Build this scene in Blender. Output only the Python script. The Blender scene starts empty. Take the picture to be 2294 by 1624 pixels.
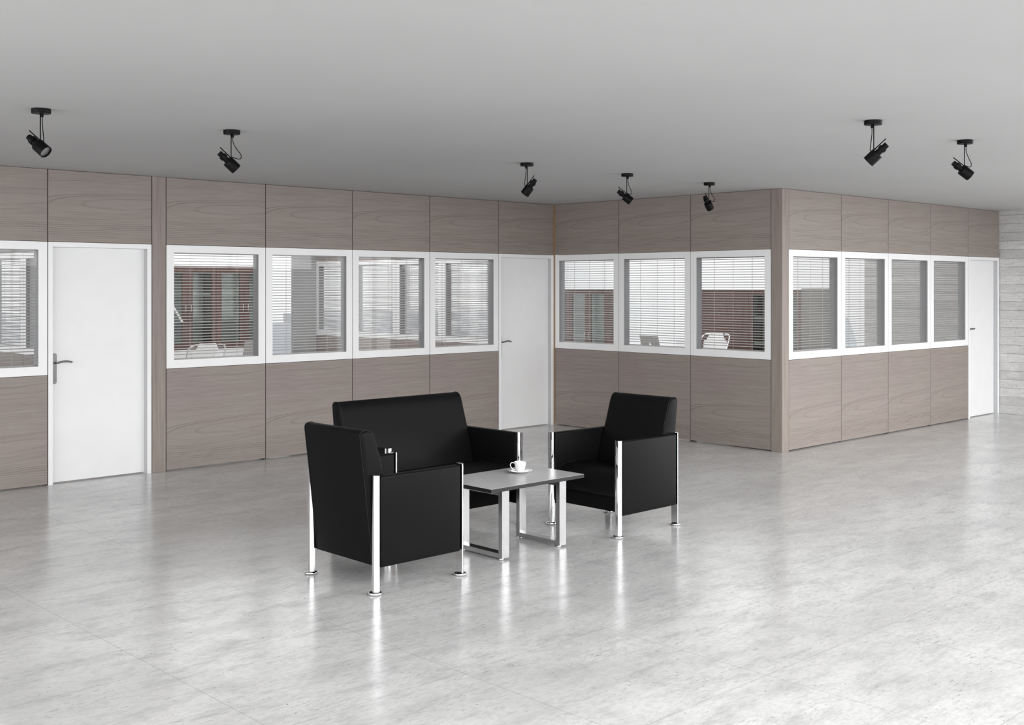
import bpy, bmesh, math, random
from mathutils import Vector, Matrix
random.seed(7)
S = bpy.context.scene
COL = S.collection
PI = math.pi

# ------------------------------------------------------------------ camera
A = math.atan(2668 / 2538)
FX, FY = math.cos(A), math.sin(A)          # forward
RX, RY = math.sin(A), -math.cos(A)         # right
cam = bpy.data.cameras.new('camera')
co = bpy.data.objects.new('camera', cam)
COL.objects.link(co)
co.location = (0, 0, 1.7)
co.rotation_euler = (PI / 2, 0, A - PI / 2)
cam.sensor_width = 36
cam.lens = 36 * 2538 / 2294
cam.shift_y = -171 / 2294
cam.clip_end = 3000
S.camera = co
S.view_settings.view_transform = 'Standard'
S.view_settings.look = 'None'
S.view_settings.gamma = 1
S.view_settings.use_curve_mapping = False
S.view_settings.exposure = 0.0
S.cycles.transparent_max_bounces = 48
S.cycles.max_bounces = 10
S.cycles.diffuse_bounces = 5
S.cycles.glossy_bounces = 5
S.cycles.sample_clamp_indirect = 4
S.cycles.caustics_reflective = False
S.cycles.caustics_refractive = False

# ------------------------------------------------------------------ materials
def nt(name):
    m = bpy.data.materials.new(name); m.use_nodes = True
    t = m.node_tree; t.nodes.clear()
    out = t.nodes.new('ShaderNodeOutputMaterial')
    return m, t, out
class N:
    def __init__(s, t): s.t = t
    def new(s, typ, **k):
        n = s.t.nodes.new(typ)
        for a, b in k.items(): setattr(n, a, b)
        return n
    def link(s, a, b): s.t.links.new(a, b)
    def put(s, sock, v):
        if hasattr(v, 'is_output') or isinstance(v, bpy.types.NodeSocket): s.link(v, sock)
        else: sock.default_value = v
    def m(s, op, a, b=0.0, c=0.0, clamp=False):
        n = s.new('ShaderNodeMath', operation=op); n.use_clamp = clamp
        s.put(n.inputs[0], a); s.put(n.inputs[1], b); s.put(n.inputs[2], c)
        return n.outputs[0]
    def xyz(s, x, y, z):
        n = s.new('ShaderNodeCombineXYZ')
        s.put(n.inputs[0], x); s.put(n.inputs[1], y); s.put(n.inputs[2], z)
        return n.outputs[0]
    def noise(s, vec, scale=1.0, detail=2.0, rough=0.5):
        n = s.new('ShaderNodeTexNoise'); n.inputs['Scale'].default_value = scale
        n.inputs['Detail'].default_value = detail; n.inputs['Roughness'].default_value = rough
        s.link(vec, n.inputs['Vector']); return n.outputs[0]
    def mapr(s, v, a, b, c=0.0, d=1.0, smooth=True):
        n = s.new('ShaderNodeMapRange')
        if smooth: n.interpolation_type = 'SMOOTHSTEP'
        s.put(n.inputs[0], v)
        for i, q in enumerate((a, b, c, d)): n.inputs[i + 1].default_value = q
        return n.outputs[0]
    def mix(s, f, a, b):
        n = s.new('ShaderNodeMix', data_type='RGBA')
        s.put(n.inputs[0], f)
        s.put(n.inputs[6], a if not isinstance(a, tuple) else (*a[:3], 1))
        s.put(n.inputs[7], b if not isinstance(b, tuple) else (*b[:3], 1))
        return n.outputs[2]
    def sep(s, v):
        n = s.new('ShaderNodeSeparateXYZ'); s.link(v, n.inputs[0]); return n.outputs
    def bsdf(s, out, col=None, rough=0.5, metal=0.0, spec=0.5, normal=None):
        b = s.new('ShaderNodeBsdfPrincipled')
        if col is not None: s.put(b.inputs['Base Color'], (*col, 1) if isinstance(col, tuple) else col)
        s.put(b.inputs['Roughness'], rough); b.inputs['Metallic'].default_value = metal
        b.inputs['Specular IOR Level'].default_value = spec
        if normal is not None: s.link(normal, b.inputs['Normal'])
        s.link(b.outputs[0], out.inputs[0]); return b
def plain(name, col, rough=0.5, metal=0.0, spec=0.5, var=0.03, vscale=6.0):
    m, t, out = nt(name); n = N(t)
    tc = n.new('ShaderNodeTexCoord')
    f = n.noise(tc.outputs['Object'], vscale, 3)
    f = n.mapr(f, 0.3, 0.7, 0, 1)
    lo = tuple(c * (1 - var) for c in col); hi = tuple(min(1, c * (1 + var)) for c in col)
    n.bsdf(out, n.mix(f, lo, hi), rough, metal, spec)
    return m

def wood_panel_mat(name, light, dark, vertical=False):
    m, t, out = nt(name); n = N(t)
    uv = n.new('ShaderNodeUVMap').outputs[0]
    s = n.sep(uv); u, v = s[0], s[1]
    if vertical:
        u, v = v, u
    lo = n.noise(n.xyz(n.m('MULTIPLY', u, 1.6), n.m('MULTIPLY', v, 5.0), 0.3), 1.0, 2)
    lo2 = n.noise(n.xyz(n.m('MULTIPLY', u, 0.9), n.m('MULTIPLY', v, 2.0), 5.3), 1.0, 1)
    fine = n.noise(n.xyz(n.m('MULTIPLY', u, 5.0), n.m('MULTIPLY', v, 190.0), 2.3), 1.0, 4, 0.65)
    fine = n.mapr(fine, 0.30, 0.72, 0, 1)
    mid = n.noise(n.xyz(n.m('MULTIPLY', u, 1.5), n.m('MULTIPLY', v, 34.0), 7.3), 1.0, 3, 0.6)
    mid = n.mapr(mid, 0.38, 0.7, 0, 1)
    if not vertical:
        # cathedral figure: one closed oval, a few lines sweeping over it, sparse lines above
        def pulse(x, c, w):
            return n.mapr(n.m('ABSOLUTE', n.m('SUBTRACT', x, c)), 0.0, w, 1, 0)
        wob = n.m('MULTIPLY', n.m('SUBTRACT', lo, 0.5), 0.05)
        uu = n.m('DIVIDE', n.m('SUBTRACT', u, 0.70), 0.40)
        vv = n.m('DIVIDE', n.m('SUBTRACT', n.m('SUBTRACT', n.m('ADD', v, wob), n.m('MULTIPLY', u, 0.035)), 0.325), 0.045)
        e = n.m('SQRT', n.m('ADD', n.m('MULTIPLY', uu, uu), n.m('MULTIPLY', vv, vv)))
        above = n.mapr(vv, -0.2, 0.5)
        amp = n.mapr(n.noise(n.xyz(n.m('MULTIPLY', u, 1.6), n.m('MULTIPLY', v, 9.0), 11.0), 1.0, 2), 0.34, 0.60, 0.35, 1.0)
        ln = n.m('MULTIPLY', pulse(e, 1.0, 0.085), 0.75)
        ln = n.m('ADD', ln, n.m('MULTIPLY', n.m('ADD', pulse(e, 1.75, 0.12), n.m('MULTIPLY', pulse(e, 2.05, 0.12), 0.8)), above))
        ln = n.m('ADD', ln, n.m('MULTIPLY', n.m('ADD', pulse(e, 1.9, 0.15), pulse(e, 2.9, 0.15)), n.m('MULTIPLY', n.m('SUBTRACT', 1.0, above), 0.45)))
        F = n.m('ADD', v, n.m('MULTIPLY', n.m('SUBTRACT', n.noise(n.xyz(n.m('MULTIPLY', u, 1.5), n.m('MULTIPLY', v, 3.5), 21.0), 1.0, 2), 0.5), 0.12))
        for c_, k_ in ((0.475, .45), (0.525, .55), (0.545, .35), (0.585, .3), (0.625, .55), (0.67, .3), (0.79, .5), (0.845, .75)):
            ln = n.m('ADD', ln, n.m('MULTIPLY', pulse(F, c_, 0.0045), k_))
        ln = n.m('MULTIPLY', n.m('MINIMUM', ln, 1.0), amp)
        dph = n.m('ADD', n.m('MULTIPLY', v, 2 * PI / 0.0175), n.m('MULTIPLY', lo, 16.0))
        dn = n.mapr(n.m('SINE', dph), -0.1, 1.0)
        dn = n.m('MULTIPLY', dn, n.mapr(v, 0.14, 0.23, 1, 0))
        dn = n.m('MULTIPLY', dn, n.mapr(v, 0.01, 0.11, 0.30, 1))
        dn = n.m('MULTIPLY', dn, n.mapr(n.noise(n.xyz(n.m('MULTIPLY', u, 2.0), n.m('MULTIPLY', v, 24.0), 1.0), 1.0, 2), 0.32, 0.6, 0.25, 1))
        topf = n.mapr(v, 0.42, 0.6, 0, 0.10)
        f = n.m('ADD', n.m('MULTIPLY', fine, n.m('ADD', topf, 0.20)), n.m('MULTIPLY', ln, 0.50))
        f = n.m('ADD', f, n.m('MULTIPLY', dn, 0.48))
        f = n.m('ADD', f, n.m('MULTIPLY', mid, 0.12))
    else:
        f = n.m('ADD', n.m('MULTIPLY', fine, 0.30), n.m('MULTIPLY', mid, 0.40))
    f = n.m('MINIMUM', f, 1.0)
    base = n.mix(n.mapr(lo2, 0.35, 0.65), light, tuple(light[i] * (0.97, 0.93, 0.98)[i] for i in range(3)))
    colr = n.mix(f, base, dark)
    bp = n.new('ShaderNodeBump'); bp.inputs['Strength'].default_value = 0.12; bp.inputs['Distance'].default_value = 0.002
    n.link(f, bp.inputs['Height'])
    n.bsdf(out, colr, 0.5, 0, 0.35, bp.outputs[0])
    return m

def floor_mat():
    m, t, out = nt('polished_concrete_floor'); n = N(t)
    tc = n.new('ShaderNodeTexCoord'); p = tc.outputs['Object']; s = n.sep(p)
    x, y = s[0], s[1]
    big = n.noise(n.xyz(n.m('MULTIPLY', x, .9), n.m('MULTIPLY', y, 1.6), 0.0), 1.0, 4, 0.6)
    med = n.noise(n.xyz(n.m('MULTIPLY', x, 3.2), n.m('MULTIPLY', y, 8.0), 3.0), 1.0, 7, 0.72)
    fineg = n.noise(n.xyz(n.m('MULTIPLY', x, 22), n.m('MULTIPLY', y, 48), 6.0), 1.0, 5, 0.75)
    streak = n.noise(n.xyz(n.m('MULTIPLY', x, 13), n.m('MULTIPLY', y, 62), 1.0), 1.0, 4, 0.7)
    area = n.noise(n.xyz(n.m('MULTIPLY', x, 2.2), n.m('MULTIPLY', y, 4.5), 9.0), 1.0, 3)
    st = n.m('MULTIPLY', n.mapr(streak, 0.57, 0.68), n.mapr(area, 0.42, 0.60))
    spk = n.noise(p, 75.0, 1.0)
    spk2 = n.noise(p, 7.0, 2.0)
    sp = n.m('MULTIPLY', n.mapr(spk, 0.71, 0.75), n.mapr(spk2, 0.44, 0.58))
    # wandering hairline cracks
    wv = n.noise(n.xyz(n.m('MULTIPLY', x, 1.3), n.m('MULTIPLY', y, 2.4), 4.0), 1.0, 5, 0.6)
    cr = n.m('SUBTRACT', 1.0, n.mapr(n.m('ABSOLUTE', n.m('SUBTRACT', wv, 0.5)), 0.0, 0.0035))
    cr = n.m('MULTIPLY', cr, n.mapr(area, 0.5, 0.62))
    # tile joints
    def joint(c, o):
        q = n.m('DIVIDE', n.m('SUBTRACT', c, o), 0.945)
        d = n.m('ABSOLUTE', n.m('SUBTRACT', n.m('FRACT', n.m('ADD', q, 0.5)), 0.5))
        return n.mapr(d, 0.0012, 0.0032, 1, 0)
    jt = n.m('MAXIMUM', joint(x, 2.33), joint(y, 3.765))
    base = n.mix(n.mapr(big, 0.32, 0.68), (0.56, 0.557, 0.555), (0.69, 0.688, 0.685))
    base = n.mix(n.mapr(med, 0.42, 0.72, 0, 0.75), base, (0.40, 0.398, 0.396))
    base = n.mix(n.mapr(fineg, 0.40, 0.70, 0, 0.40), base, (0.36, 0.358, 0.357))
    base = n.mix(n.m('MULTIPLY', st, 0.55), base, (0.19, 0.19, 0.19))
    base = n.mix(n.m('MULTIPLY', cr, 0.35), base, (0.25, 0.25, 0.25))
    base = n.mix(n.m('MULTIPLY', jt, 0.40), base, (0.20, 0.20, 0.20))
    base = n.mix(n.m('MULTIPLY', sp, 0.8), base, (0.08, 0.08, 0.08))
    r = n.mapr(med, 0.3, 0.75, 0.16, 0.27)
    n.bsdf(out, base, r, 0, 0.55)
    return m

def concrete_wall_mat():
    m, t, out = nt('board_formed_concrete'); n = N(t)
    tc = n.new('ShaderNodeTexCoord'); p = tc.outputs['Object']; s = n.sep(p)
    z = n.m('DIVIDE', n.m('ADD', s[2], n.m('MULTIPLY', n.m('SUBTRACT', n.noise(p, 1.2, 2), 0.5), 0.01)), 0.115)
    row = n.m('FLOOR', z)
    wn = n.new('ShaderNodeTexWhiteNoise', noise_dimensions='1D'); n.link(row, wn.inputs['W'])
    fr = n.m('ABSOLUTE', n.m('SUBTRACT', n.m('FRACT', z), 0.5))
    ln = n.mapr(fr, 0.465, 0.497)
    grain = n.noise(n.xyz(n.m('MULTIPLY', s[0], 8), n.m('MULTIPLY', s[1], 8), n.m('MULTIPLY', s[2], 42)), 1.0, 5, 0.7)
    pit = n.mapr(n.noise(p, 45, 2), 0.66, 0.72)
    patch = n.noise(n.xyz(s[0], n.m('MULTIPLY', s[1], 2.5), n.m('MULTIPLY', s[2], 5)), 1.5, 5, 0.65)
    c = n.mix(wn.outputs[0], (0.54, 0.535, 0.53), (0.68, 0.675, 0.665))
    c = n.mix(n.mapr(grain, 0.35, 0.7, 0, 0.5), c, (0.44, 0.435, 0.43))
    c = n.mix(n.mapr(patch, 0.5, 0.7, 0, 0.4), c, (0.75, 0.74, 0.73))
    c = n.mix(n.m('MULTIPLY', ln, n.mapr(n.noise(p, 2.5, 2), 0.35, 0.6, 0.1, 0.7)), c, (0.10, 0.10, 0.10))
    c = n.mix(n.m('MULTIPLY', pit, 0.6), c, (0.12, 0.12, 0.12))
    h = n.m('SUBTRACT', n.m('ADD', n.m('MULTIPLY', grain, 0.5), n.m('MULTIPLY', wn.outputs[0], 0.5)), n.m('ADD', ln, pit))
    bp = n.new('ShaderNodeBump'); bp.inputs['Strength'].default_value = 0.5; bp.inputs['Distance'].default_value = 0.01
    n.link(h, bp.inputs['Height'])
    n.bsdf(out, c, 0.85, 0, 0.3, bp.outputs[0])
    return m

def glass_mat(name, refl=0.35, tint=(0.98, 0.982, 0.982)):
    m, t, out = nt(name); n = N(t)
    tr = n.new('ShaderNodeBsdfTransparent'); tr.inputs[0].default_value = (*tint, 1)
    gl = n.new('ShaderNodeBsdfGlossy'); gl.inputs['Roughness'].default_value = 0.02
    fr = n.new('ShaderNodeFresnel'); fr.inputs[0].default_value = 1.45
    mx = n.new('ShaderNodeMixShader')
    n.link(n.m('MULTIPLY', fr.outputs[0], refl), mx.inputs[0])
    n.link(tr.outputs[0], mx.inputs[1]); n.link(gl.outputs[0], mx.inputs[2])
    n.link(mx.outputs[0], out.inputs[0])
    return m

def leather_mat():
    m, t, out = nt('black_leather'); n = N(t)
    tc = n.new('ShaderNodeTexCoord')
    f = n.noise(tc.outputs['Object'], 260, 2)
    bp = n.new('ShaderNodeBump'); bp.inputs['Strength'].default_value = 0.06; bp.inputs['Distance'].default_value = 0.0006
    n.link(f, bp.inputs['Height'])
    n.bsdf(out, n.mix(f, (0.0045, 0.0045, 0.005), (0.007, 0.007, 0.0075)), 0.42, 0, 0.07, bp.outputs[0])
    return m
def office_wood_mat():
    m, t, out = nt('red_brown_cabinet_wood'); n = N(t)
    tc = n.new('ShaderNodeTexCoord'); s = n.sep(tc.outputs['Object'])
    f = n.noise(n.xyz(n.m('MULTIPLY', s[0], 30), n.m('MULTIPLY', s[1], 30), n.m('MULTIPLY', s[2], 2)), 1, 4, 0.6)
    n.bsdf(out, n.mix(n.mapr(f, 0.35, 0.65), (0.075, 0.036, 0.028), (0.12, 0.058, 0.044)), 0.4)
    return m

M = {}
M['wood'] = wood_panel_mat('grey_brown_wood_panel', (0.325, 0.285, 0.256), (0.13, 0.102, 0.090))
M['wood_v'] = wood_panel_mat('grey_brown_wood_post', (0.325, 0.285, 0.252), (0.195, 0.158, 0.137), True)
M['rebate_shade_pale'] = plain('painted_rebate_shade', (0.52, 0.525, 0.54), 0.4, var=0.01)  # shade of the door rebates put into a pale grey
M['reveal_shade_grey'] = plain('painted_reveal_shade', (0.33, 0.33, 0.34), 0.35, var=0.01)  # grey that paints the shade inside the window reveals
M['pillar'] = plain('smooth_grey_concrete', (0.36, 0.36, 0.36), 0.7, var=0.06, vscale=2.0)
M['joint'] = plain('dark_brown_joint_profile', (0.045, 0.03, 0.022), 0.5)
M['tan'] = plain('tan_edge_strip', (0.33, 0.20, 0.09), 0.5)
M['frame'] = plain('white_lacquer_frame', (0.90, 0.90, 0.905), 0.35, var=0.01)
M['door'] = plain('white_door_leaf', (0.88, 0.88, 0.885), 0.4, var=0.01)
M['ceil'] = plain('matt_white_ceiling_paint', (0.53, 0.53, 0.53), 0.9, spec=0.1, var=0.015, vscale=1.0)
M['white'] = plain('white_wall_paint', (0.80, 0.80, 0.80), 0.8, spec=0.2, var=0.01)
M['floor'] = floor_mat()
M['concrete'] = concrete_wall_mat()
M['glass'] = glass_mat('clear_partition_glass', 0.22)
M['cabglass'] = glass_mat('cabinet_glass', 1.0, (0.86, 0.90, 0.88))
M['slat'] = plain('grey_aluminium_slat', (0.42, 0.42, 0.415), 0.5, var=0.01)
M['cord'] = plain('pale_blind_cord', (0.55, 0.50, 0.46), 0.7)
M['leather'] = leather_mat()
M['seam'] = plain('black_piping', (0.012, 0.012, 0.013), 0.5, spec=0.2)
M['lining'] = plain('black_underside_cloth', (0.006, 0.006, 0.006), 0.9, spec=0.1)
M['chrome'] = plain('polished_chrome', (0.88, 0.88, 0.89), 0.03, 1.0, var=0.005)
M['steel'] = plain('satin_steel', (0.50, 0.50, 0.505), 0.24, 1.0, var=0.01)
M['handle'] = plain('brushed_dark_nickel', (0.20, 0.20, 0.20), 0.4, 1.0, var=0.02)
M['top'] = plain('grey_laminate', (0.52, 0.52, 0.525), 0.26, spec=0.5, var=0.01)
M['edge'] = plain('black_table_edge', (0.022, 0.021, 0.021), 0.35, spec=0.3)
M['china'] = plain('white_porcelain', (0.85, 0.85, 0.86), 0.12, var=0.005)
M['coffee'] = plain('coffee', (0.03, 0.015, 0.008), 0.1)
M['lamp'] = plain('matt_black_metal', (0.004, 0.004, 0.0042), 0.45, spec=0.12)
M['reflector'] = plain('silver_lamp_reflector', (0.7, 0.7, 0.7), 0.3, 0.9)
M['cab'] = office_wood_mat()
M['shelf'] = plain('pale_grey_shelf', (0.74, 0.75, 0.74), 0.5)
M['greycab'] = plain('grey_cabinet_lacquer', (0.20, 0.19, 0.175), 0.5)
M['laptop'] = plain('grey_laptop_shell', (0.30, 0.285, 0.275), 0.4)
M['logo'] = plain('white_logo_mark', (0.9, 0.9, 0.9), 0.4)
M['facade'] = plain('light_facade_aluminium', (0.7, 0.7, 0.7), 0.4)
M['tower'] = plain('pale_blue_tower_cladding', (0.72, 0.77, 0.80), 0.7, var=0.05, vscale=.1)

def city_mat():
    m, t, out = nt('hazy_city_blocks'); n = N(t)
    tc = n.new('ShaderNodeTexCoord'); p = tc.outputs['Object']
    s = n.sep(p)
    wn = n.new('ShaderNodeTexWhiteNoise', noise_dimensions='3D')
    n.link(n.xyz(n.m('FLOOR', n.m('DIVIDE', s[0], 5.)), n.m('FLOOR', n.m('DIVIDE', s[1], 5.)), n.m('FLOOR', n.m('DIVIDE', s[2], 3.2))), wn.inputs['Vector'])
    f = n.mapr(wn.outputs[0], 0.80, 0.92)
    # far blocks are paler: daylight haze painted into their base colour
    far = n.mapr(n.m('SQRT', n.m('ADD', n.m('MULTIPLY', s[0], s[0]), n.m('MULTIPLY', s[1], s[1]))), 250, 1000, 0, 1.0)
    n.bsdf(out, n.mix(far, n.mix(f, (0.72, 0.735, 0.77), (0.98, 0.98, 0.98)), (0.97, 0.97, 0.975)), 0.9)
    return m
M['city'] = city_mat()

# ------------------------------------------------------------------ mesh helpers
class MB:
    """collects shapes in one mesh; faces get uv in metres"""
    def __init__(s):
        s.bm = bmesh.new(); s.uv = s.bm.loops.layers.uv.new('UVMap')
    def box(s, x0, x1, y0, y1, z0, z1, bev=0.0, mi=0, uvo=None, seg=1, uflip=False):
        b = bmesh.new()
        vs = [b.verts.new((x, y, z)) for x in (x0, x1) for y in (y0, y1) for z in (z0, z1)]
        for f in ((0, 1, 3, 2), (4, 6, 7, 5), (0, 4, 5, 1), (2, 3, 7, 6), (0, 2, 6, 4), (1, 5, 7, 3)):
            b.faces.new([vs[i] for i in f])
        bmesh.ops.recalc_face_normals(b, faces=b.faces)
        if bev: bmesh.ops.bevel(b, geom=list(b.edges), offset=bev, segments=seg, profile=0.5, affect='EDGES')
        s.add(b, mi, uvo, uflip, smooth=(bev > 0 and seg > 1))
    def add(s, b, mi=0, uvo=None, uflip=False, smooth=False, mat=None):
        if mat is not None: bmesh.ops.transform(b, matrix=mat, verts=b.verts)
        mp = {}
        for v in b.verts: mp[v] = s.bm.verts.new(v.co)
        ox, oy, oz = uvo or (0, 0, 0)
        for f in b.faces:
            nf = s.bm.faces.new([mp[v] for v in f.verts]); nf.material_index = mi; nf.smooth = smooth or f.smooth
            nn = f.normal
            for l in nf.loops:
                c = l.vert.co
                if abs(nn.x) > abs(nn.y) and abs(nn.x) > abs(nn.z): u, v = c.y - oy, c.z - oz
                elif abs(nn.y) > abs(nn.z): u, v = c.x - ox, c.z - oz
                else: u, v = c.x - ox, c.y - oy
                if uflip: u = -u
                l[s.uv].uv = (u, v)
        b.free()
    def rings(s, rings, close_ends=True, mi=0, smooth=True, loop=False):
        b = bmesh.new()
        R = [[b.verts.new(p) for p in r] for r in rings]
        k = len(R[0])
        pairs = list(zip(R, R[1:])) + ([(R[-1], R[0])] if loop else [])
        for a, c in pairs:
            for i in range(k):
                b.faces.new((a[i], a[(i + 1) % k], c[(i + 1) % k], c[i])).smooth = smooth
        if close_ends and not loop:
            b.faces.new(list(reversed(R[0]))); b.faces.new(R[-1])
        bmesh.ops.recalc_face_normals(b, faces=b.faces)
        s.add(b, mi)
    def lathe(s, prof, loc=(0, 0, 0), axis=(0, 0, 1), seg=32, mi=0, smooth=True):
        ax = Vector(axis).normalized(); q = Vector((0, 0, 1)).rotation_difference(ax)
        L = Vector(loc)
        rr = []
        for r, h in prof:
            rr.append([L + q @ Vector((max(r, 1e-5) * math.cos(2 * PI * i / seg), max(r, 1e-5) * math.sin(2 * PI * i / seg), h)) for i in range(seg)])
        s.rings(rr, True, mi, smooth)
    def tube(s, pts, r, seg=8, mi=0, loop=False):
        pts = [Vector(p) for p in pts]; n = len(pts); rr = []
        up = None
        for i, p in enumerate(pts):
            if loop: d = pts[(i + 1) % n] - pts[i - 1]
            else: d = pts[min(i + 1, n - 1)] - pts[max(i - 1, 0)]
            d.normalize()
            if up is None:
                up = Vector((0, 0, 1)) if abs(d.z) < 0.9 else Vector((1, 0, 0))
            a = d.cross(up).normalized(); b2 = a.cross(d).normalized(); up = b2
            rr.append([p + a * r * math.cos(2 * PI * k / seg) + b2 * r * math.sin(2 * PI * k / seg) for k in range(seg)])
        s.rings(rr, True, mi, True, loop)
    def prism_y(s, prof, y0, y1, r=0.0, mi=0, steps=4):
        """prof: list of (x, z) ccw; extruded along y with rounded side edges"""
        def inset(d):
            n = len(prof); out = []
            ar = sum(prof[i][0] * prof[(i + 1) % n][1] - prof[(i + 1) % n][0] * prof[i][1] for i in range(n))
            sg = 1 if ar > 0 else -1
            for i in range(n):
                p0, p1, p2 = Vector(prof[i - 1]), Vector(prof[i]), Vector(prof[(i + 1) % n])
                a = (p1 - p0).normalized(); c = (p2 - p1).normalized()
                na = Vector((-a.y, a.x)) * sg; nc = Vector((-c.y, c.x)) * sg
                b = (na + nc); b.normalize()
                k = 1 / max(0.5, b.dot(na))
                out.append(p1 + b * d * k)
            return out
        lev = []
        if r:
            for i in range(steps + 1):
                t = i / steps * PI / 2
                lev.append((y0 + r * (1 - math.sin(t)), r * (1 - math.cos(t))))
            lev.reverse()
            lev = [(y0 + r * (1 - math.cos(i / steps * PI / 2)), r * (1 - math.sin(i / steps * PI / 2))) for i in range(steps + 1)]
            lev += [(y0 + y1 - a, d) for a, d in reversed(lev)]
        else: lev = [(y0, 0), (y1, 0)]
        s.rings([[(q[0], y, q[1]) for q in inset(d)] for y, d in lev], True, mi, bool(r))
    def build(s, name, mats, parent=None, loc=None, sharp=None):
        me = bpy.data.meshes.new(name); s.bm.normal_update(); s.bm.to_mesh(me); s.bm.free()
        for m in (mats if isinstance(mats, (list, tuple)) else [mats]): me.materials.append(m)
        if sharp is not None:
            try: me.set_sharp_from_angle(angle=math.radians(sharp))
            except Exception: pass
        o = bpy.data.objects.new(name, me); COL.objects.link(o)
        if parent: o.parent = parent
        if loc: o.location = loc
        return o
def tag(o, label=None, cat=None, group=None, kind=None):
    if label: o['label'] = label
    if cat: o['category'] = cat
    if group: o['group'] = group
    if kind: o['kind'] = kind
    return o
def empty(name, loc=(0, 0, 0), rz=0, **k):
    o = bpy.data.objects.new(name, None); COL.objects.link(o); o.location = loc; o.rotation_euler = (0, 0, rz)
    o.empty_display_size = 0.1
    return tag(o, **k)
def copy_tree(o, parent=None):
    c = o.copy(); COL.objects.link(c)
    if parent: c.parent = parent
    for ch in o.children: copy_tree(ch, c)
    return c
def smoothpts(p, n=6):
    """Catmull-Rom through points"""
    p = [Vector(q) for q in p]; out = []
    for i in range(len(p) - 1):
        a, b, c, d = p[max(i - 1, 0)], p[i], p[i + 1], p[min(i + 2, len(p) - 1)]
        for k in range(n):
            t = k / n
            out.append(0.5 * ((2 * b) + (c - a) * t + (2 * a - 5 * b + 4 * c - d) * t * t + (3 * b - a - 3 * c + d) * t ** 3))
    out.append(p[-1]); return out

# ------------------------------------------------------------------ setting
H = 2.70
W1, X2, W3 = 9.725, 9.97, 6.48
XE, YE = 15.15, 14.93          # outer walls on the right / far side
Z0, Z1 = 0.94, 2.081           # window band
TH = 0.10
def structure(o, label, cat): return tag(o, label, cat, kind='structure')

b = MB(); b.box(-3.7, XE + .5, -3.2, YE + .3, -0.15, 0.0)
structure(b.build('floor', M['floor']), 'polished pale grey concrete floor with thin tile joints', 'floor')
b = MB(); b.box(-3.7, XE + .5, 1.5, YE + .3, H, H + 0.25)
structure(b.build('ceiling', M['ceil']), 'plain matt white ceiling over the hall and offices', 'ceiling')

HT = 6.8                         # unseen end of the hall, made taller so light falls in from above
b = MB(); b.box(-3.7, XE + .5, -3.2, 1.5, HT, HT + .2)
structure(b.build('ceiling_high', M['ceil']), 'unseen high white ceiling added over the viewer end of the hall', 'ceiling')
b = MB(); b.box(-3.7, XE + .5, 1.5, 1.6, H + .25, HT)
structure(b.build('wall_upper', M['white']), 'white wall above the lower ceiling, out of view', 'wall')
b = MB(); b.box(-3.8, -3.7, -3.2, 1.5, H, HT); b.box(-3.8, -3.6, -3.2, 1.5, H - .05, H)
structure(b.build('wall_side_upper', M['white']), 'white upper side wall at the viewer end, out of view', 'wall')

# A run of partition: local u runs along the wall, w is depth away from the hall.
class Run:
    """kind 'y': wall at constant Y (u = X, depth +Y).  kind 'x': wall at constant X (u = -Y from u0, depth +X)"""
    def __init__(s, kind, const): s.k = kind; s.c = const
    def box(s, mb, u0, u1, w0, w1, z0, z1, **k):
        if s.k == 'y': mb.box(u0, u1, s.c + w0, s.c + w1, z0, z1, **k)
        else: mb.box(s.c + w0, s.c + w1, -u1, -u0, z0, z1, **k)
    def uvo(s, u0, z0): return (u0, -u0, z0)
    def pt(s, u, w, z): return (u, s.c + w, z) if s.k == 'y' else (s.c + w, -u, z)
    def flip(s): return s.k == 'x'

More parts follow.
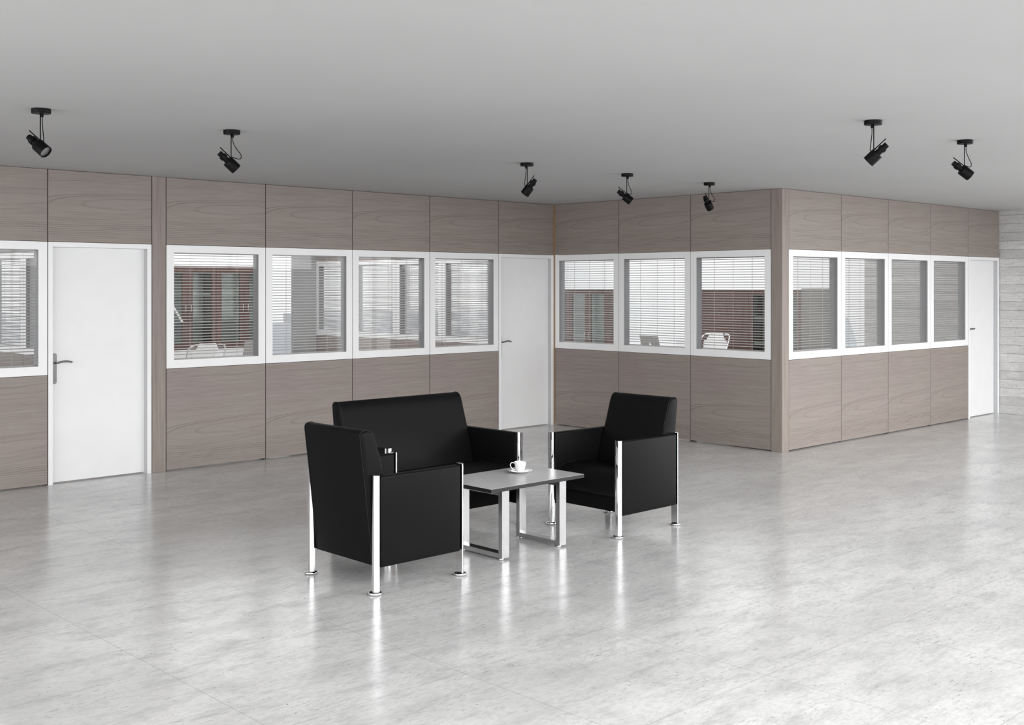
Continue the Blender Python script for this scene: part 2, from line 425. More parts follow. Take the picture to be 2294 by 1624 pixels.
G = 0.004
def wood(run, u0, u1, z0, z1, parent, name='wood_panel'):
    mb = MB()
    run.box(mb, u0 + G, u1 - G, 0, TH, z0 + G * .5, z1 - G * .5, bev=0.0015, uvo=run.uvo(u0, z0), uflip=run.flip())
    return mb.build(name, M['wood'], parent)
def joint_strip(run, us, zs, ua, ub, parent):
    mb = MB()
    for u in us: run.box(mb, u - .012, u + .012, 0.010, TH - .01, 0.0, H)
    return mb.build('joint_profile', M['joint'], parent)
def window(n, run, u0, u1, label, blind_label, blind_group, cab=True, wz0=Z0, wz1=Z1):
    root = empty('window_%d' % n, run.pt((u0 + u1) / 2, 0, wz0))
    structure(root, label, 'window')
    B = .078; T = .07
    mb = MB(); lx = root.location
    def bx(a, b_, w0, w1, c, d, **k):
        run.box(mb, a, b_, w0, w1, c, d, **k)
    bx(u0 + G, u1 - G, 0, TH, wz0 + .002, wz0 + B)
    bx(u0 + G, u1 - G, 0, TH, wz1 - T, wz1 - .002)
    bx(u0 + G, u0 + B, 0, TH, wz0 + B, wz1 - T)
    bx(u1 - B, u1 - G, 0, TH, wz0 + B, wz1 - T)
    fr = mb.build('window_frame', M['frame'], root)
    mb = MB(); bx(u0 + B - .004, u1 - B + .004,   .018, .023, wz0 + B - .004, wz1 - T + .004)
    gl = mb.build('glass_pane', M['glass'], root)
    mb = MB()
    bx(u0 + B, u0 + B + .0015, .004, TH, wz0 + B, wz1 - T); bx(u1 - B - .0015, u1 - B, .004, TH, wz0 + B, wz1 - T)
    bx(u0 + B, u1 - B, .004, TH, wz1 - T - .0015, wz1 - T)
    li = mb.build('reveal_shade', M['reveal_shade_grey'], root)  # thin sheets carrying the painted shade of the white frame's inner faces
    for o in (fr, gl, li): o.location = -root.location
    # blind: a thing of its own, hanging in the frame
    a0, a1 = u0 + B + .006, u1 - B - .006
    zt = wz1 - T; zb = wz0 + B
    br = empty('venetian_blind', run.pt((u0 + u1) / 2, .080, zb + .003))
    tag(br, blind_label, 'blind', blind_group)
    mb = MB(); pitch = .0272; w = .0125; z = zt - .024
    while z > zb + .02:
        q = []
        for t, dz in ((-1, -.0036), (-.35, -.0006), (.35, .0018), (1, .0036)):
            q.append((.080 + t * w, z + dz + .0006 * (1 - t * t)))
        pr = q + [(a, c - .0005) for a, c in reversed(q)]
        rr = []
        for u in (a0, a1): rr.append([run.pt(u, p[0], p[1]) for p in pr])
        mb.rings(rr, True, 0, False)
        z -= pitch
    o1 = mb.build('slats', M['slat'], br)
    mb = MB(); run.box(mb, a0, a1, .068, .092, zt - .010, zt - .001)
    o2 = mb.build('head_rail', M['slat'], br)
    mb = MB(); run.box(mb, a0, a1, .069, .091, zb + .003, zb + .010)
    o3 = mb.build('bottom_rail', M['slat'], br)
    parts = [o1, o2, o3]
    for f in (.22, .5, .78):
        mb = MB(); uc = a0 + (a1 - a0) * f
        for du in (-.004, .004) if f != .5 else (0,):
            r = .0007 if f != .5 else .0013
            run.box(mb, uc + du - r, uc + du + r, .0655, .067, zb + .01, zt - .01)
        parts.append(mb.build('cord', M['cord'], br))
    for o in parts: o.location = -br.location
    return root
def door(n, run, u0, u1, label, hz, plate=True, lever=.135):
    root = empty('door_%d' % n, run.pt((u0 + u1) / 2, 0, 0)); structure(root, label, 'door')
    F = .043
    mb = MB()
    run.box(mb, u0 + G, u0 + F, -.004, TH, 0, Z1 - .002, bev=.0015)
    run.box(mb, u1 - F, u1 - G, -.004, TH, 0, Z1 - .002, bev=.0015)
    run.box(mb, u0 + F, u1 - F, -.004, TH, Z1 - F, Z1 - .002)
    a = mb.build('door_frame', M['frame'], root)
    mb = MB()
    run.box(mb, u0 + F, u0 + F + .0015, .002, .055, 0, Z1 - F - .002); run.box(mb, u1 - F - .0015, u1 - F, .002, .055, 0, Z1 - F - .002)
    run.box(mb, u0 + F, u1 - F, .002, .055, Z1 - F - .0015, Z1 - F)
    dl_ = mb.build('rebate_shade', M['rebate_shade_pale'], root)  # thin sheets added to darken the frame's inner faces like shade
    mb = MB(); run.box(mb, u0 + F + .002, u1 - F - .002, .055, .095, .012, Z1 - F - .002)
    c = mb.build('door_leaf', M['door'], root)
    mb = MB()
    uh = u0 + F + (.035 if plate else .03)
    if plate:
        prof = []
        for i in range(24):
            t = 2 * PI * i / 24
            prof.append((.017 * math.cos(t), (.115 if math.sin(t) >= 0 else -.115) + .017 * math.sin(t)))
        rr = [[run.pt(uh + p[0] * k, w, hz - .05 + p[1]) for p in prof] for w, k in ((.055, 1), (.049, 1), (.0475, .85))]
        mb.rings(rr, True, 0, False)
    else:
        run.box(mb, uh - .014, uh + .014, .048, .055, hz - .02, hz + .02, bev=.001)
    h = mb.build('door_handle', M['handle'], c)
    tag(h, 'nickel handle plate')
    mb = MB()
    if plate:
        pts = smoothpts([run.pt(uh, .055, hz), run.pt(uh, .02, hz), run.pt(uh + .012, .008, hz + .001), run.pt(uh + .05, .005, hz + .011),
                         run.pt(uh + .09, .005, hz + .013), run.pt(uh + lever, .008, hz + .002)], 5)
        mb.tube(pts, .0075, 10)
    else:
        pts = smoothpts([run.pt(uh, .055, hz), run.pt(uh, .018, hz), run.pt(uh + .012, .010, hz), run.pt(uh + .13, .010, hz)], 4)
        mb.tube(pts, .011, 8)
    lv = mb.build('lever', M['handle'], h)
    for o in (a, c, dl_): o.location = -root.location
    return root

r1 = Run('y', W1); r2 = Run('x', X2); r3 = Run('y', W3)
# --- wall_left (runs from far left to the inner corner)
wl = structure(empty('wall_left', (6, W1, 0)), 'long grey-brown wood partition wall with white framed windows, left of the inner corner', 'wall')
U1 = [-3.5, 2.747, 3.789, 4.729, 4.868, 5.913, 6.953, 7.995, 9.035, 9.958]
keep = []
def W(run, a, b_, c, d, wall):
    o = wood(run, a, b_, c, d, wall); o.location = -wall.location; return o
W(r1, U1[0], U1[1], .008, H - .001, wl)
for i, (a, c) in enumerate(zip(U1[1:], U1[2:])):
    if i == 2:
        mb = MB(); r1.box(mb, a + G, c - G, -.003, TH, 0, H - .001, bev=.0015, uvo=r1.uvo(a, 0))
        o = mb.build('wood_post', M['wood_v'], wl); o.location = -wl.location; continue
    W(r1, a, c, Z1, H - .001, wl)
    if i not in (1, 7): W(r1, a, c, .010, Z0, wl)
o = joint_strip(r1, U1[1:-1], None, 0, 0, wl); o.location = -wl.location
# --- wall_center
wc = structure(empty('wall_center', (X2, 8.1, 0)), 'short wood partition wall between the inner corner and the projecting corner post', 'wall')
U2 = [-9.725, -8.683, -7.645, -6.612]
for a, c in zip(U2, U2[1:]):
    W(r2, a, c, Z1, H - .001, wc); W(r2, a, c, .010, Z0, wc)
o = joint_strip(r2, U2[1:], None, 0, 0, wc); o.location = -wc.location
mb = MB(); mb.box(X2 - .012, X2 + .004, W1 - .012, W1 + .004, 0, H - .001)
o = structure(mb.build('trim_1', M['tan']), 'thin tan strip in the inner corner of the wood walls', 'trim')
# --- corner post
mb = MB(); mb.box(X2 - .003, 10.089, W3 - .003, 6.608, 0, H - .001, bev=.002, uvo=(X2, W3, 0))
structure(mb.build('trim_2', M['wood_v']), 'vertical-grained wood post at the projecting corner', 'trim')
# --- wall_right
wr = structure(empty('wall_right', (12.6, W3, 0)), 'brighter wood partition wall with four windows, right of the corner post', 'wall')
U3 = [10.093, 11.127, 12.159, 13.201, 14.222, 15.143]
for i, (a, c) in enumerate(zip(U3, U3[1:])):
    W(r3, a, c, Z1, H - .001, wr)
    if i != 4: W(r3, a, c, .010, Z0, wr)
o = joint_strip(r3, U3[:-1], None, 0, 0, wr); o.location = -wr.location
# --- concrete outer wall (right)
mb = MB()
mb.box(XE, XE + .45, 2.6, 8.45, 0, H)
structure(mb.build('wall_concrete', M['concrete']), 'board-formed raw grey concrete wall at the right edge', 'wall')

# doors
door(1, r1, U1[2], U1[3], 'large white door at the left with a long nickel handle plate', 1.04)
door(2, r1, U1[8], U1[9], 'white door beside the inner corner, behind the sofa', 1.04)
door(3, r3, U3[4], U3[5], 'narrow-looking white door next to the concrete wall', 1.15, plate=False)

# hall windows
wins = [
 (r1, U1[1], U1[2], 'white framed window cut by the left edge of the photo', 'venetian blind in the window cut off at the far left'),
 (r1, U1[4], U1[5], 'white framed window just right of the wood post, looking on a bookcase', 'venetian blind in front of the brown bookcase, right of the wood post'),
 (r1, U1[5], U1[6], 'white framed window looking on a concrete pillar', 'venetian blind in front of the concrete pillar'),
 (r1, U1[6], U1[7], 'white framed window, third right of the wood post', 'venetian blind in the third window right of the wood post'),
 (r1, U1[7], U1[8], 'white framed window directly left of the far door', 'venetian blind in the window next to the far white door'),
 (r2, U2[0], U2[1], 'greyish shaded window right of the inner corner', 'venetian blind in the shaded window at the inner corner'),
 (r2, U2[1], U2[2], 'white framed window looking on a laptop and bright sky', 'venetian blind in front of the grey laptop and bright sky'),
 (r2, U2[2], U2[3], 'white framed window left of the projecting post, looking on a brown cabinet', 'venetian blind in front of the red-brown cabinet, left of the projecting post'),
 (r3, U3[0], U3[1], 'white framed window right of the projecting post', 'venetian blind in the first window right of the projecting post'),
 (r3, U3[1], U3[2], 'white framed window looking on a pointed tower', 'venetian blind in front of the pointed pale tower'),
 (r3, U3[2], U3[3], 'white framed window with dark view, third right of the projecting post', 'dark-looking venetian blind two windows left of the right-hand door'),
 (r3, U3[3], U3[4], 'white framed window left of the right-hand door', 'dark-looking venetian blind directly left of the right-hand door'),
]
for i, (run, a, c, wlab, blab) in enumerate(wins):
    window(i + 1, run, a, c, wlab, blab, 'venetian blinds in the hall windows')

# --- offices: partitions between rooms
def office_partition(x, nm, label, k0, k1, wn, names):
    run = Run('x', x)
    wall = structure(empty(nm, (x, 12.3, 0)), label, 'wall')
    us = [-(YE - 1.0205 * k) for k in range(0, 6)]
    us[-1] = -9.829
    for k in range(5):
        a, c = us[k], us[k + 1]
        W(run, a, c, Z1, H - .001, wall); W(run, a, c, .010, Z0, wall)
    o = joint_strip(run, us[1:-1], None, 0, 0, wall); o.location = -wall.location
    for k in range(5):
        window(wn + k, run, us[k], us[k + 1], 'white framed window in the %s, %s' % (names, ORD[k]),
               'venetian blind in the %s, %s' % (names, ORD[k]), 'venetian blinds between the offices')
ORD = ['nearest the outer facade', 'second from the outer facade', 'midway along', 'second from the hall', 'nearest the hall']
office_partition(X2, 'wall_office_right', 'wood and glass partition between the two offices, behind the far door', 0, 5, 13, 'partition behind the far white door')
office_partition(4.75, 'wall_office_left', 'wood and glass partition between offices, seen in the leftmost window', 0, 5, 18, 'partition seen through the leftmost window')

# --- outer facade of the offices (sill, mullions, glass)
def facade(nm, run, ua, ub, step, label, sill=0.0, H=H, us=None):
    root = structure(empty(nm, run.pt((ua + ub) / 2, 0, 0)), label, 'window')
    mb = MB()
    run.box(mb, ua, ub, 0, .08, 0, sill + .04); run.box(mb, ua, ub, 0, .08, H - .05, H)
    k = max(1, round((ub - ua) / step)); st = (ub - ua) / k
    us = us or [ua + st * i for i in range(k + 1)]
    for u in us:
        run.box(mb, max(ua, u - .03), min(ub, u + .03), 0.0, .08, sill + .04, H - .05)
    o = mb.build('window_frame', M['facade'], root); o.location = -root.location
    for ga, gb in zip(us, us[1:]):
        mb = MB(); run.box(mb, ga + .03, gb - .03, .035, .041, sill + .04, H - .05)
        o = mb.build('glass_pane', M['glass'], root); o.location = -root.location
mb = MB(); mb.box(9.56, 9.975, YE - .02, YE + .05, 0, H)
structure(mb.build('wall_pillar', M['pillar']), 'grey concrete pillar seen through the second window from the wood post', 'wall')
facade('window_23', Run('y', YE + .05), -3.6, 9.90, 2.4, 'glazed outer facade of the left office', .0, us=[-3.6, -1.2, 1.2, 3.6, 4.9, 6.95, 9.75])
facade('window_24', Run('y', YE + .05), 9.975, XE + .45, 1.86, 'glazed outer facade of the far office', .0)
facade('window_25', Run('x', XE + .37), -(YE + .05), -8.45, 2.16, 'glazed outer facade behind the office cabinets', .0, us=[-(YE + .05), -13.49, -11.85, -10.15, -8.45])
mb = MB(); mb.box(-3.7, -3.6, W1, YE + .3, 0, H)
structure(mb.build('wall_office_end', M['white']), 'white end wall of the left office', 'wall')

# --- hall facades behind the camera (daylight side of the hall)
facade('window_26', Run('y', -3.1), -3.6, XE, 2.34, 'glazed facade of the hall behind the viewer', .0, HT)
facade('window_27', Run('x', -3.6), -W1, 3.1, 2.13, 'glazed facade of the hall on the viewer side', .74)
facade('window_28', Run('x', XE + .2), -2.6, 3.1, 1.9, 'added glazed facade of the hall on the right, out of view', .0)  # unseen, added to let light onto the right-hand floor
b = MB(); b.box(XE, XE + .4, -3.2, 1.5, H, HT)
structure(b.build('wall_right_upper', M['white']), 'white upper wall on the right, out of view', 'wall')

# ------------------------------------------------------------------ seating
def dleg(mb, x, y, sx):
    """D-shaped chrome upright; sx = +1 convex towards +x"""
    hw = .0275; fl = x - sx * .012
    prof = [(fl, y - hw), (fl, y + hw)]
    for i in range(13):
        t = PI / 2 - PI * i / 12
        prof.append((fl + sx * .004 + sx * .020 * math.cos(t), y + hw * math.sin(t)))
    mb.rings([[(p[0], p[1], z) for p in prof] for z in (.012, .658)], True, 0, True)
def seat_unit(rootname, hy, **tags):
    """x forward; hy = half distance between leg centres across"""
    root = empty(rootname, **tags)
    hx = .312
    for sx in (1, -1):
        for sy in (1, -1):
            mb = MB(); dleg(mb, sx * hx, sy * hy, sx)
            lg = mb.build('leg', M['chrome'], root, sharp=50)
            tag(lg, 'polished chrome upright')
            mb = MB(); mb.lathe([(.02, .018), (.034, .016), (.038, .011), (.038, .004), (.034, 0.0)], (sx * (hx - .002), sy * hy, 0), seg=28)
            mb.build('foot', M['chrome'], lg, sharp=60)
    inn = hy - .0275
    # arm panels
    for sy in (1, -1):
        mb = MB(); mb.box(-.292, .292, sy * hy - .0275, sy * hy + .0275, .148, .652, bev=.012, seg=4)
        mb.build('armrest', M['leather'], root, sharp=60)
    # back
    bx = -.305
    prof = [(-.012, .15), (.014, .35), (.043, .60), (.073, .84), (.077, .874), (.074, .889), (.062, .900), (.036, .904), (.018, .901), (.001, .892), (-.012, .877), (-.022, .856), (-.032, .825),
            (-.083, .67), (-.125, .54), (-.150, .42), (-.155, .30), (-.155, .15)]
    pp = [(bx - u, z) for u, z in prof]
    mb = MB(); mb.prism_y(pp, -inn + .001, inn - .001, r=.018)
    back = mb.build('backrest', M['leather'], root, sharp=50)
    for sy in (1, -1):
        mb = MB()
        pts = [(bx - u, sy * (inn - .0155), z) for u, z in prof]
        cxm = sum(p[0] for p in pts) / len(pts)
        pts = smoothpts(pts[:14], 3)
        mb.tube([(p.x, p.y, p.z) for p in pts], .0022, 6)
        mb.build('piping', M['seam'], back)
    # seat base and cushion
    mb = MB(); mb.box(-.16, .235, -inn + .002, inn - .002, .152, .262, bev=.004)
    mb.build('seat_base', M['lining'], root)
    sp = [(-.165, .25), (-.165, .405), (-.05, .425), (.08, .435), (.18, .432), (.235, .420), (.272, .398), (.293, .362), (.298, .325), (.290, .290), (.268, .262), (.235, .248)]
    mb = MB(); mb.prism_y(sp, -inn + .002, inn - .002, r=.016)
    seat = mb.build('seat', M['leather'], root, sharp=50)
    for sy in (1, -1):
        mb = MB(); pts = smoothpts([(x, sy * (inn - .014), z) for x, z in sp[3:]], 3)
        mb.tube(pts, .002, 6); mb.build('piping', M['seam'], seat)
    return root
ch = seat_unit('armchair', .3155, label='black leather armchair with chrome legs seen from behind, left of the coffee table', cat='armchair', group='black leather armchairs')
ch.location = (4.066, 5.358, 0)
c2 = copy_tree(ch); c2.location = (6.094, 5.360, 0); c2.rotation_euler = (0, 0, PI)
tag(c2, 'black leather armchair with chrome legs facing left, right of the coffee table', 'armchair', 'black leather armchairs')
sofa = seat_unit('sofa', .585, label='two-seat black leather sofa with chrome legs behind the coffee table', cat='sofa')
sofa.location = (5.035, 6.135, 0); sofa.rotation_euler = (0, 0, -PI / 2)

# ------------------------------------------------------------------ coffee table
TZ = .453
tb = empty('coffee_table', (5.11, 5.385, 0), label='low grey coffee table with black edges on two square steel leg frames', cat='table')
ox, oy = 5.11, 5.385
TX0, TX1, TY0, TY1 = 4.693 - ox, 5.529 - ox, 5.118 - oy, 5.648 - oy
mb = MB(); mb.box(TX0, TX1, TY0, TY1, TZ - .024, TZ, bev=.0008)
mb.bm.normal_update()
for f in mb.bm.faces: f.material_index = 0 if f.normal.z > .7 else 1
mb.build('tabletop', [M['top'], M['edge']], tb)
for x0 in (4.787 - ox, 5.299 - ox):
    x1 = x0 + .061; mb = MB(); y0, y1 = TY0 + .003, 5.53 - oy; zt = TZ - .0245
    mb.box(x0, x1, y0, y0 + .034, .012, zt, bev=.0008)
    mb.box(x0, x1, y1 - .034, y1, .012, zt, bev=.0008)
    mb.box(x0, x1, y0 + .034, y1 - .034, .012, .040)
    mb.box(x0, x1, y0 + .034, y1 - .034, zt - .028, zt)
    fr = mb.build('leg_frame', M['steel'], tb)
    for yy in (y0 + .035, y1 - .035):
        mb = MB(); mb.lathe([(.014, 0), (.018, .002), (.018, .008), (.015, .0125)], ((x0 + x1) / 2 - .015, yy - .01 if yy < 0 else yy, 0), seg=20)
        mb.build('glide', M['chrome'], fr)
cx_, cy_ = 5.262, 5.452
sc = MB(); sc.lathe([(.001, .002), (.030, 0), (.034, .003), (.060, .009), (.082, .0155), (.0835, .0175), (.082, .018), (.060, .0125), (.040, .0075), (.026, .006), (.001, .006)], seg=48)
o = sc.build('saucer', M['china'], None, (cx_, cy_, TZ), sharp=60)
tag(o, 'round white porcelain saucer under the cup on the coffee table', 'saucer')
cu = empty('coffee_cup', (cx_, cy_, TZ + .0062), label='white porcelain coffee cup with looped handle on a saucer', cat='cup')
mb = MB(); mb.lathe([(.001, .002), (.020, 0), (.022, .002), (.024, .006), (.031, .020), (.0355, .036), (.0385, .052), (.0405, .066), (.0395, .067), (.038, .0655), (.036, .052), (.033, .036), (.028, .020), (.020, .008), (.001, .007)], seg=48)
mb.build('cup_body', M['china'], cu, sharp=60)
dx, dy = -RX, -RY
pts = []
for u, z in ((.036, .056), (.048, .061), (.060, .058), (.066, .046), (.062, .032), (.052, .020), (.040, .0145), (.030, .016)):
    pts.append((dx * u, dy * u, z))
mb = MB(); mb.tube(smoothpts(pts, 5), .0032, 8); mb.build('handle', M['china'], cu)

# ------------------------------------------------------------------ ceiling spotlights
def spotlight(x, y, ang, tilt, loopx, loopy, label, lens=True):
    """ang: heading of the lamp in the camera's frame (0 = image right, 90 = away)"""
    root = empty('ceiling_spotlight', (x, y, H), label=label, cat='spotlight', group='black ceiling spotlights')
    hd = Vector((RX * math.cos(ang) + FX * math.sin(ang), RY * math.cos(ang) + FY * math.sin(ang), 0))
    rt = Vector((RX, RY, 0)); fw = Vector((FX, FY, 0)); up = Vector((0, 0, 1))
    ax = (hd * math.cos(tilt) - up * math.sin(tilt)).normalized()
    mb = MB(); mb.lathe([(.051, 0), (.053, -.002), (.053, -.024), (.051, -.0265), (.001, -.0265)], seg=40)
    mb.build('canopy', M['lamp'], root, sharp=40)
    sgn = 1 if loopx >= 0 else -1
    st = rt * (-.004 * sgn); cb = rt * (.0065 * sgn)
    mb = MB(); mb.lathe([(.0075, -.0265), (.0075, -.046), (.0001, -.046)], cb, seg=16); mb.build('cable_gland', M['lamp'], root, sharp=40)
    mb = MB(); mb.tube([st + up * (-.026), st + up * (-.192)], .0031, 10); mb.build('stem', M['lamp'], root)
    P = st + up * (-.178)                      # pivot
    nrm = (up - ax * up.dot(ax)).normalized()
    # aiming rod
    mb = MB(); mb.tube([P - ax * .096, P + ax * .030], .0033, 10); mb.build('aiming_rod', M['lamp'], root)
    # lamp body: axis passes below the rod
    c = P - nrm * .030
    mb = MB()
    mb.lathe([(.001, -.078), (.0165, -.077), (.018, -.074), (.018, -.052), (.0245, -.051), (.0245, -.029), (.019, -.028), (.019, -.004), (.001, -.004)], c, ax, 32)
    mb.build('socket', M['lamp'], root, sharp=40)
    mb = MB()
    mb.lathe([(.001, -.004), (.035, -.003), (.037, 0), (.037, .072), (.0345, .072), (.0345, .055), (.001, .055)], c, ax, 40)
    hs = mb.build('lamp_head', M['lamp'], root, sharp=40)
    mb = MB(); mb.lathe([(.0335, .061), (.020, .057), (.001, .0555)], c, ax, 32)
    mb.build('reflector', M['reflector'], hs)
    # cable
    L = rt * loopx + fw * loopy
    g = cb + up * (-.044)
    end = c + nrm * .017 - ax * .006
    pts = [g, g + up * (-.035) + L * .05, g + up * (-.075) + L * .45, g + up * (-.115) + L * .98, g + up * (-.140) + L * .80, end + L * .25 + up * .012, end]
    mb = MB(); mb.tube(smoothpts(pts, 6), .0026, 8); mb.build('cable', M['lamp'], root)
    return root
D = math.radians
spotlight(2.481, 6.464, D(-17), D(38), .012, -.01, 'black ceiling spotlight with visible silver reflector, leftmost of the row')
spotlight(3.709, 6.509, D(30), D(42), .052, .01, 'black ceiling spotlight above the wood post by the left door')
spotlight(6.425, 6.580, D(155), D(50), -.010, .01, 'black ceiling spotlight pointing down left, above the far white door')
spotlight(7.683, 6.591, D(5), D(38), .030, .0, 'black ceiling spotlight pointing right, just right of the inner corner')
spotlight(8.920, 6.613, D(48), D(48), .045, .0, 'smallest-looking black ceiling spotlight, before the wood wall left of the projecting post')
spotlight(6.295, 3.454, D(152), D(42), -.010, .0, 'larger black ceiling spotlight pointing down left, upper right of the photo')
spotlight(7.598, 3.484, D(2), D(37), .036, .0, 'black ceiling spotlight pointing right, rightmost of all')

# ------------------------------------------------------------------ office furniture
def cabinet(name, run, u0, u1, z0, z1, label, kind, handle_z, group, lower=None, single=False, shelves=()):
    d = .37
    root = empty(name, run.pt((u0 + u1) / 2, 0, 0), label=label, cat='cabinet' if 'cabinet' in name else 'bookcase', group=group)
    def P(mb, nm, mt, par=root, rel=True):
        o = mb.build(nm, mt, par)
        if par is root: o.location = -root.location
        return o
    mb = MB()
    run.box(mb, u0 + .001, u0 + .02, .022, d, 0, z1 - .02); run.box(mb, u1 - .02, u1 - .001, .022, d, 0, z1 - .02)
    run.box(mb, u0 + .001, u1 - .001, .0, d, z1 - .02, z1); run.box(mb, u0 + .02, u1 - .02, .022, d - .01, 0, .08)
    run.box(mb, u0 + .02, u1 - .02, .022, d, z0 - .02, z0)
    P(mb, 'body', M['cab'])
    mb = MB(); run.box(mb, u0 + .02, u1 - .02, d - .01, d, .08, z1 - .02); P(mb, 'back_panel', M['shelf'] if kind == 'glass' else M['cab'])
    for z in shelves:
        mb = MB(); run.box(mb, u0 + .02, u1 - .02, .03, d - .012, z - .011, z + .011); P(mb, 'shelf', M['shelf'])
    n = 1 if single else 2; w = (u1 - u0) / n
    for k in range(n):
        a, c = u0 + w * k + .0015, u0 + w * (k + 1) - .0015
        hu = (c - .04) if (k == 0 and not single) else (a + .04)
        mb = MB()
        if kind == 'glass':
            sw = .078
            run.box(mb, a, a + sw, 0, .02, z0, z1 - .022); run.box(mb, c - sw, c, 0, .02, z0, z1 - .022)
            run.box(mb, a + sw, c - sw, 0, .02, z0, z0 + .085); run.box(mb, a + sw, c - sw, 0, .02, z1 - .022 - .07, z1 - .022)
        else: run.box(mb, a, c, 0, .02, z0, z1 - .022, bev=.001)
        dr = P(mb, 'door', M['cab'])
        if kind == 'glass':
            mb = MB(); run.box(mb, a + sw - .003, c - sw + .003, .009, .013, z0 + .083, z1 - .09); mb.build('glass', M['cabglass'], dr)
        mb = MB()
        pts = [run.pt(hu, 0, handle_z - .05), run.pt(hu, -.028, handle_z - .05), run.pt(hu, -.032, handle_z), run.pt(hu, -.028, handle_z + .05), run.pt(hu, 0, handle_z + .05)]
        mb.tube(smoothpts(pts, 4), .0045, 8); mb.build('handle', M['chrome'], dr)
    for k in range(n):
        a, c = u0 + w * k + .0015, u0 + w * (k + 1) - .0015
        mb = MB(); run.box(mb, a, c, 0, .02, .08, z0 - .003, bev=.001)
        P(mb, 'lower_door', M[lower or 'cab'])
    return root
rb = Run('y', YE - .375)
rb.c = 14.545
cabinet('bookcase', rb, 7.155, 8.047, .815, 1.983, 'brown glass-door bookcase in the office, left one behind the blind right of the wood post', 'glass', 1.39, 'bookcases in the left office', 'white', shelves=(1.588, 1.197))
cabinet('bookcase', rb, 8.05, 8.942, .815, 1.983, 'brown glass-door bookcase in the office, right one behind the blind right of the wood post', 'glass', 1.39, 'bookcases in the left office', 'white', shelves=(1.588, 1.197))
rc = Run('x', XE)
ZC = 1.645
cabinet('office_cabinet', rc, -14.86, -14.405, .40, ZC, 'red-brown glass-door cabinet nearest the far corner, left end in the shaded window', 'glass', .80, 'cabinets in the far office', single=True, shelves=(.8, 1.2))
cabinet('office_cabinet', rc, -14.40, -13.46, .40, ZC, 'red-brown cabinet with two glass doors in the shaded window right of the inner corner', 'glass', .80, 'cabinets in the far office', shelves=(.8, 1.2))
cabinet('office_cabinet', rc, -11.39, -10.47, .40, ZC, 'red-brown cabinet with two solid doors, left of the projecting post', 'solid', .80, 'cabinets in the far office')
cabinet('office_cabinet', rc, -10.465, -9.50, .40, ZC, 'red-brown cabinet with dark glass doors, hidden partly by the projecting post', 'glass', .80, 'cabinets in the far office', shelves=(.8, 1.2))
mb = MB(); mb.box(XE - .02, XE + .35, 9.14, 9.495, 0, 1.665, bev=.003)
tag(mb.build('storage_cabinet', M['greycab']), 'plain grey-brown tall storage cabinet in the first window right of the projecting post', 'cabinet')

def desk(x0, x1, y0, y1, label):
    root = empty('desk', ((x0 + x1) / 2, (y0 + y1) / 2, 0), label=label, cat='desk')
    L = root.location
    mb = MB(); mb.box(x0, x1, y0, y1, .715, .74, bev=.002); o = mb.build('desktop', M['white'], root); o.location = -L
    for a in (x0 + .03, x1 - .07):
        for c in (y0 + .03, y1 - .07):
            mb = MB(); mb.box(a, a + .04, c, c + .04, 0, .715); o = mb.build('leg', M['steel'], root); o.location = -L
desk(6.6, 8.35, 13.0, 13.75, 'white office desk behind the blind right of the wood post')
desk(12.55, 13.3, 9.6, 11.3, 'white office desk with a laptop behind the middle window')
def laptop(x, y, rz, label):
    root = empty('laptop', (x, y, .741), rz, label=label, cat='laptop')
    mb = MB(); mb.box(-.172, .172, 0.0, .235, 0, .016, bev=.003); mb.build('keyboard_base', M['laptop'], root)
    t = math.radians(17); w = .172; h = .24
    lid = MB(); lid.box(-w, w, -.004, .004, 0, h, bev=.002)
    lid = lid.build('screen', M['laptop'], root); lid.location = (0, -.002, .012); lid.rotation_euler = (t, 0, 0)
    mb = MB(); mb.box(-.022, .022, -.0055, -.0042, .085, .125, bev=.0006); mb.box(-.004, .012, -.0055, -.0042, .131, .139)
    lg = mb.build('logo', M['logo'], lid); tag(lg, 'white mark on the lid')
    return root
laptop(7.833, 13.18, 0, 'open grey laptop with a white mark, behind the blind right of the wood post')
laptop(12.80, 10.512, -PI / 2, 'open grey laptop with a white mark, in the middle window of the short wall')
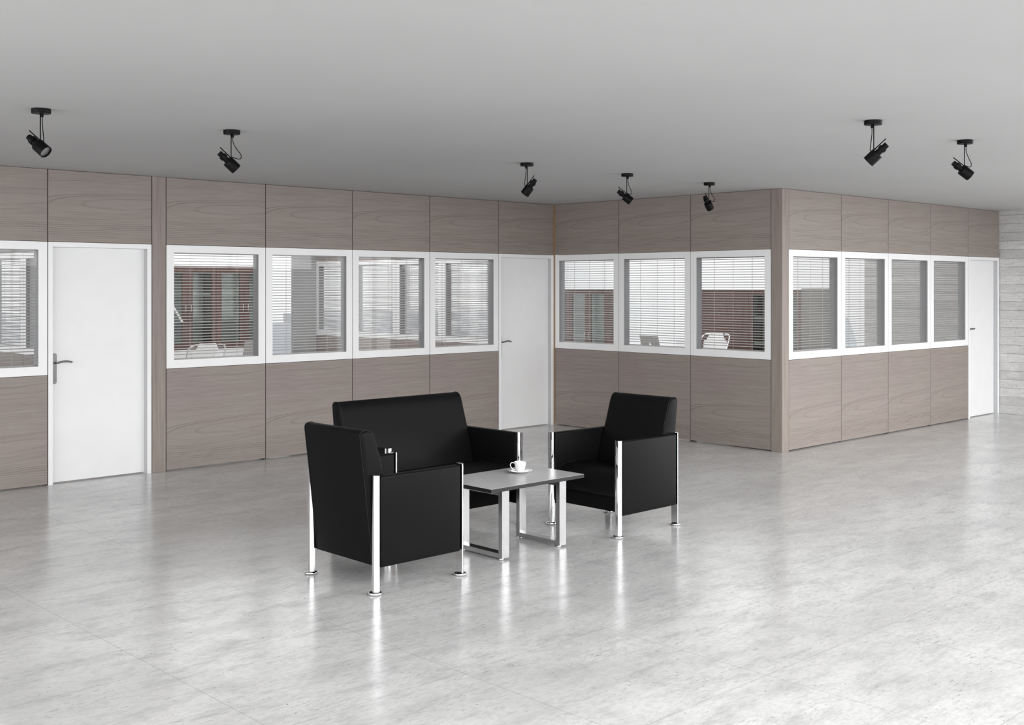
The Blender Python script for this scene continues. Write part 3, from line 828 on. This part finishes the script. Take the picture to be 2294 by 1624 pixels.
def office_chair(x, y, rz, label):
    root = empty('office_chair', (x, y, 0), rz, label=label, cat='chair', group='white office chairs')
    mb = MB()
    rr = []
    for z, w, yy in ((.50, .20, 0), (.62, .215, -.015), (.80, .215, -.03), (.885, .205, -.035), (.90, .165, -.04), (.96, .13, -.05), (1.0, .115, -.055), (1.005, .10, -.055)):
        r = []
        for k in range(12):
            t = k / 11 * 2 - 1; r.append((w * t, yy - .02 * (1 - t * t), z))
        for k in range(12):
            t = 1 - k / 11 * 2; r.append((w * t, yy + .02 - .02 * (1 - t * t), z))
        rr.append(r)
    mb.rings(rr); mb.build('backrest', M['logo'], root)
    mb = MB(); mb.box(-.23, .23, -.02, .44, .44, .50, bev=.02, seg=3); mb.build('seat', M['logo'], root)
    for s in (1, -1):
        mb = MB(); mb.tube(smoothpts([(s * .13, -.075, .99), (s * .20, -.07, .985), (s * .245, -.03, .94), (s * .25, .04, .80), (s * .25, .18, .70), (s * .25, .36, .69), (s * .24, .38, .55), (s * .20, .30, .45)], 5), .010, 8)
        mb.build('armrest', M['chrome'], root)
    mb = MB(); mb.tube([(0, .2, .44), (0, .2, .1)], .025, 12); mb.build('column', M['chrome'], root)
    for k in range(5):
        t = 2 * PI * k / 5; mb = MB()
        mb.tube([(0, .2, .11), (.28 * math.cos(t), .2 + .28 * math.sin(t), .07)], .014, 8); mb.build('leg', M['chrome'], root)
        mb = MB(); mb.lathe([(.001, -.012), (.028, -.012), (.03, 0), (.028, .012), (.001, .012)], (.28 * math.cos(t), .2 + .28 * math.sin(t), .03), (math.sin(t), -math.cos(t), 0), 16)
        mb.build('caster', M['lamp'], root)
    return root
office_chair(6.80, 12.55, 0, 'white office chair with chrome arm loops at the desk behind the leftmost full window')
office_chair(13.75, 10.10, PI / 2, 'white office chair with chrome arm loops in front of the red-brown cabinet')
# desk lamp
dl = empty('desk_lamp', (6.60, 13.40, .741), label='slim white desk lamp arm at the left edge of the bookcase window', cat='lamp')
mb = MB(); mb.lathe([(.001, 0), (.08, 0), (.08, .012), (.02, .02), (.001, .02)], seg=24); mb.build('base', M['logo'], dl)
mb = MB(); mb.tube([(0, 0, .015), (.06, .0, .80), (.075, 0, .90)], .008, 8); mb.build('pole', M['logo'], dl)
mb = MB(); mb.tube([(.075, 0, .90), (.33, 0, .50)], .015, 8); mb.build('lamp_head', M['logo'], dl)

# ------------------------------------------------------------------ outside
mb = MB(); rnd = random.Random(3)
for i in range(420):
    az = rnd.uniform(.40, 1.65) if i % 4 == 0 else rnd.uniform(.80, 1.35)
    if .965 < az < 1.056: continue
    d = rnd.uniform(260, 900)
    if az < .8: d = rnd.uniform(700, 1300)
    x, y = d * math.cos(az), d * math.sin(az)
    w, dp = rnd.uniform(10, 30), rnd.uniform(10, 30)
    top = 1.7 - d * (rnd.uniform(.022, .06) if az > .8 else rnd.uniform(.038, .06))
    mb.box(x, x + w, y, y + dp, -80, top)
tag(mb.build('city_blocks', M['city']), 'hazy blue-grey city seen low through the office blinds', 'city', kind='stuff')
# pointed tower
def dirpx(px): 
    l = (px - 1147) / 2538; return FX + l * RX, FY + l * RY
d = 240
a0 = dirpx(1900); a1 = dirpx(1919)
p0 = Vector((a0[0] * d, a0[1] * d, 0)); p1 = Vector((a1[0] * d, a1[1] * d, 0))
az = Vector((FX, FY, 0)) * 3
def lv(t, z): 
    q = p0.lerp(p1, t); return [(p0.x, p0.y, z), (q.x, q.y, z), (q.x + az.x, q.y + az.y, z), (p0.x + az.x, p0.y + az.y, z)]
zf = lambda py: 1.7 - (py - 641) * d / 2538
mb = MB(); mb.rings([lv(1, -80), lv(1, zf(760)), lv(.86, zf(759)), lv(.04, zf(712))], True, 0, False)
tag(mb.build('skyscraper', M['tower']), 'pale pointed tower seen in the second window right of the projecting post', 'building')
mb = MB(); mb.box(-100, 2600, -600, 2600, -82, -80)
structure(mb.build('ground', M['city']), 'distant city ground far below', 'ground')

# ------------------------------------------------------------------ light
w = bpy.data.worlds.new('overcast_sky'); S.world = w; w.use_nodes = True
t = w.node_tree; t.nodes.clear(); n = N(t)
out = n.new('ShaderNodeOutputWorld'); bg = n.new('ShaderNodeBackground')
tc = n.new('ShaderNodeTexCoord'); s = n.sep(tc.outputs['Generated'])
cl = n.noise(tc.outputs['Generated'], 5.0, 5, 0.6)
sky = n.mix(n.mapr(cl, 0.52, 0.72), (1.0, 1.0, 1.0), (0.86, 0.89, 0.91))
hor = n.mix(n.mapr(s[2], -.055, -.02), (0.92, 0.94, 0.97), sky)
n.link(hor, bg.inputs[0]); bg.inputs[1].default_value = 1.08
n.link(bg.outputs[0], out.inputs[0])

def area(nm, loc, rot, sx, sy, power, col=(1, 1, 1)):
    l = bpy.data.lights.new(nm, 'AREA'); l.shape = 'RECTANGLE'; l.size = sx; l.size_y = sy; l.energy = power; l.color = col
    o = bpy.data.objects.new(nm, l); COL.objects.link(o); o.location = loc; o.rotation_euler = rot
    return o
# unseen area lights standing in for daylight; overhead and right ones added as fill
area('daylight_rear', (5.8, -3.3, 3.8), (PI / 2, 0, 0), 18.6, 3.4, 1860)
area('overhead_fill', (5.8, -.9, 6.7), (0, 0, 0), 18.0, 4.0, 150)  # added overhead fill; the high ceiling has no opening
area('daylight_side', (-3.85, 3.3, 1.72), (PI / 2, 0, -PI / 2), 12.6, 1.85, 400)
area('fill_right', (XE + .55, -0.3, 1.35), (PI / 2, 0, PI / 2), 5.6, 2.6, 290)  # added fill for the floor and wall on the right
# unseen fill lights added under the office ceilings to brighten the rooms
area('office_fill_left', (7.4, 12.3, 2.69), (0, 0, 0), 4.8, 4.6, 120)
area('office_fill_far', (12.5, 10.7, 2.69), (0, 0, 0), 4.6, 7.6, 160)
area('office_fill_end', (1.5, 12.3, 2.69), (0, 0, 0), 5.5, 4.6, 110)
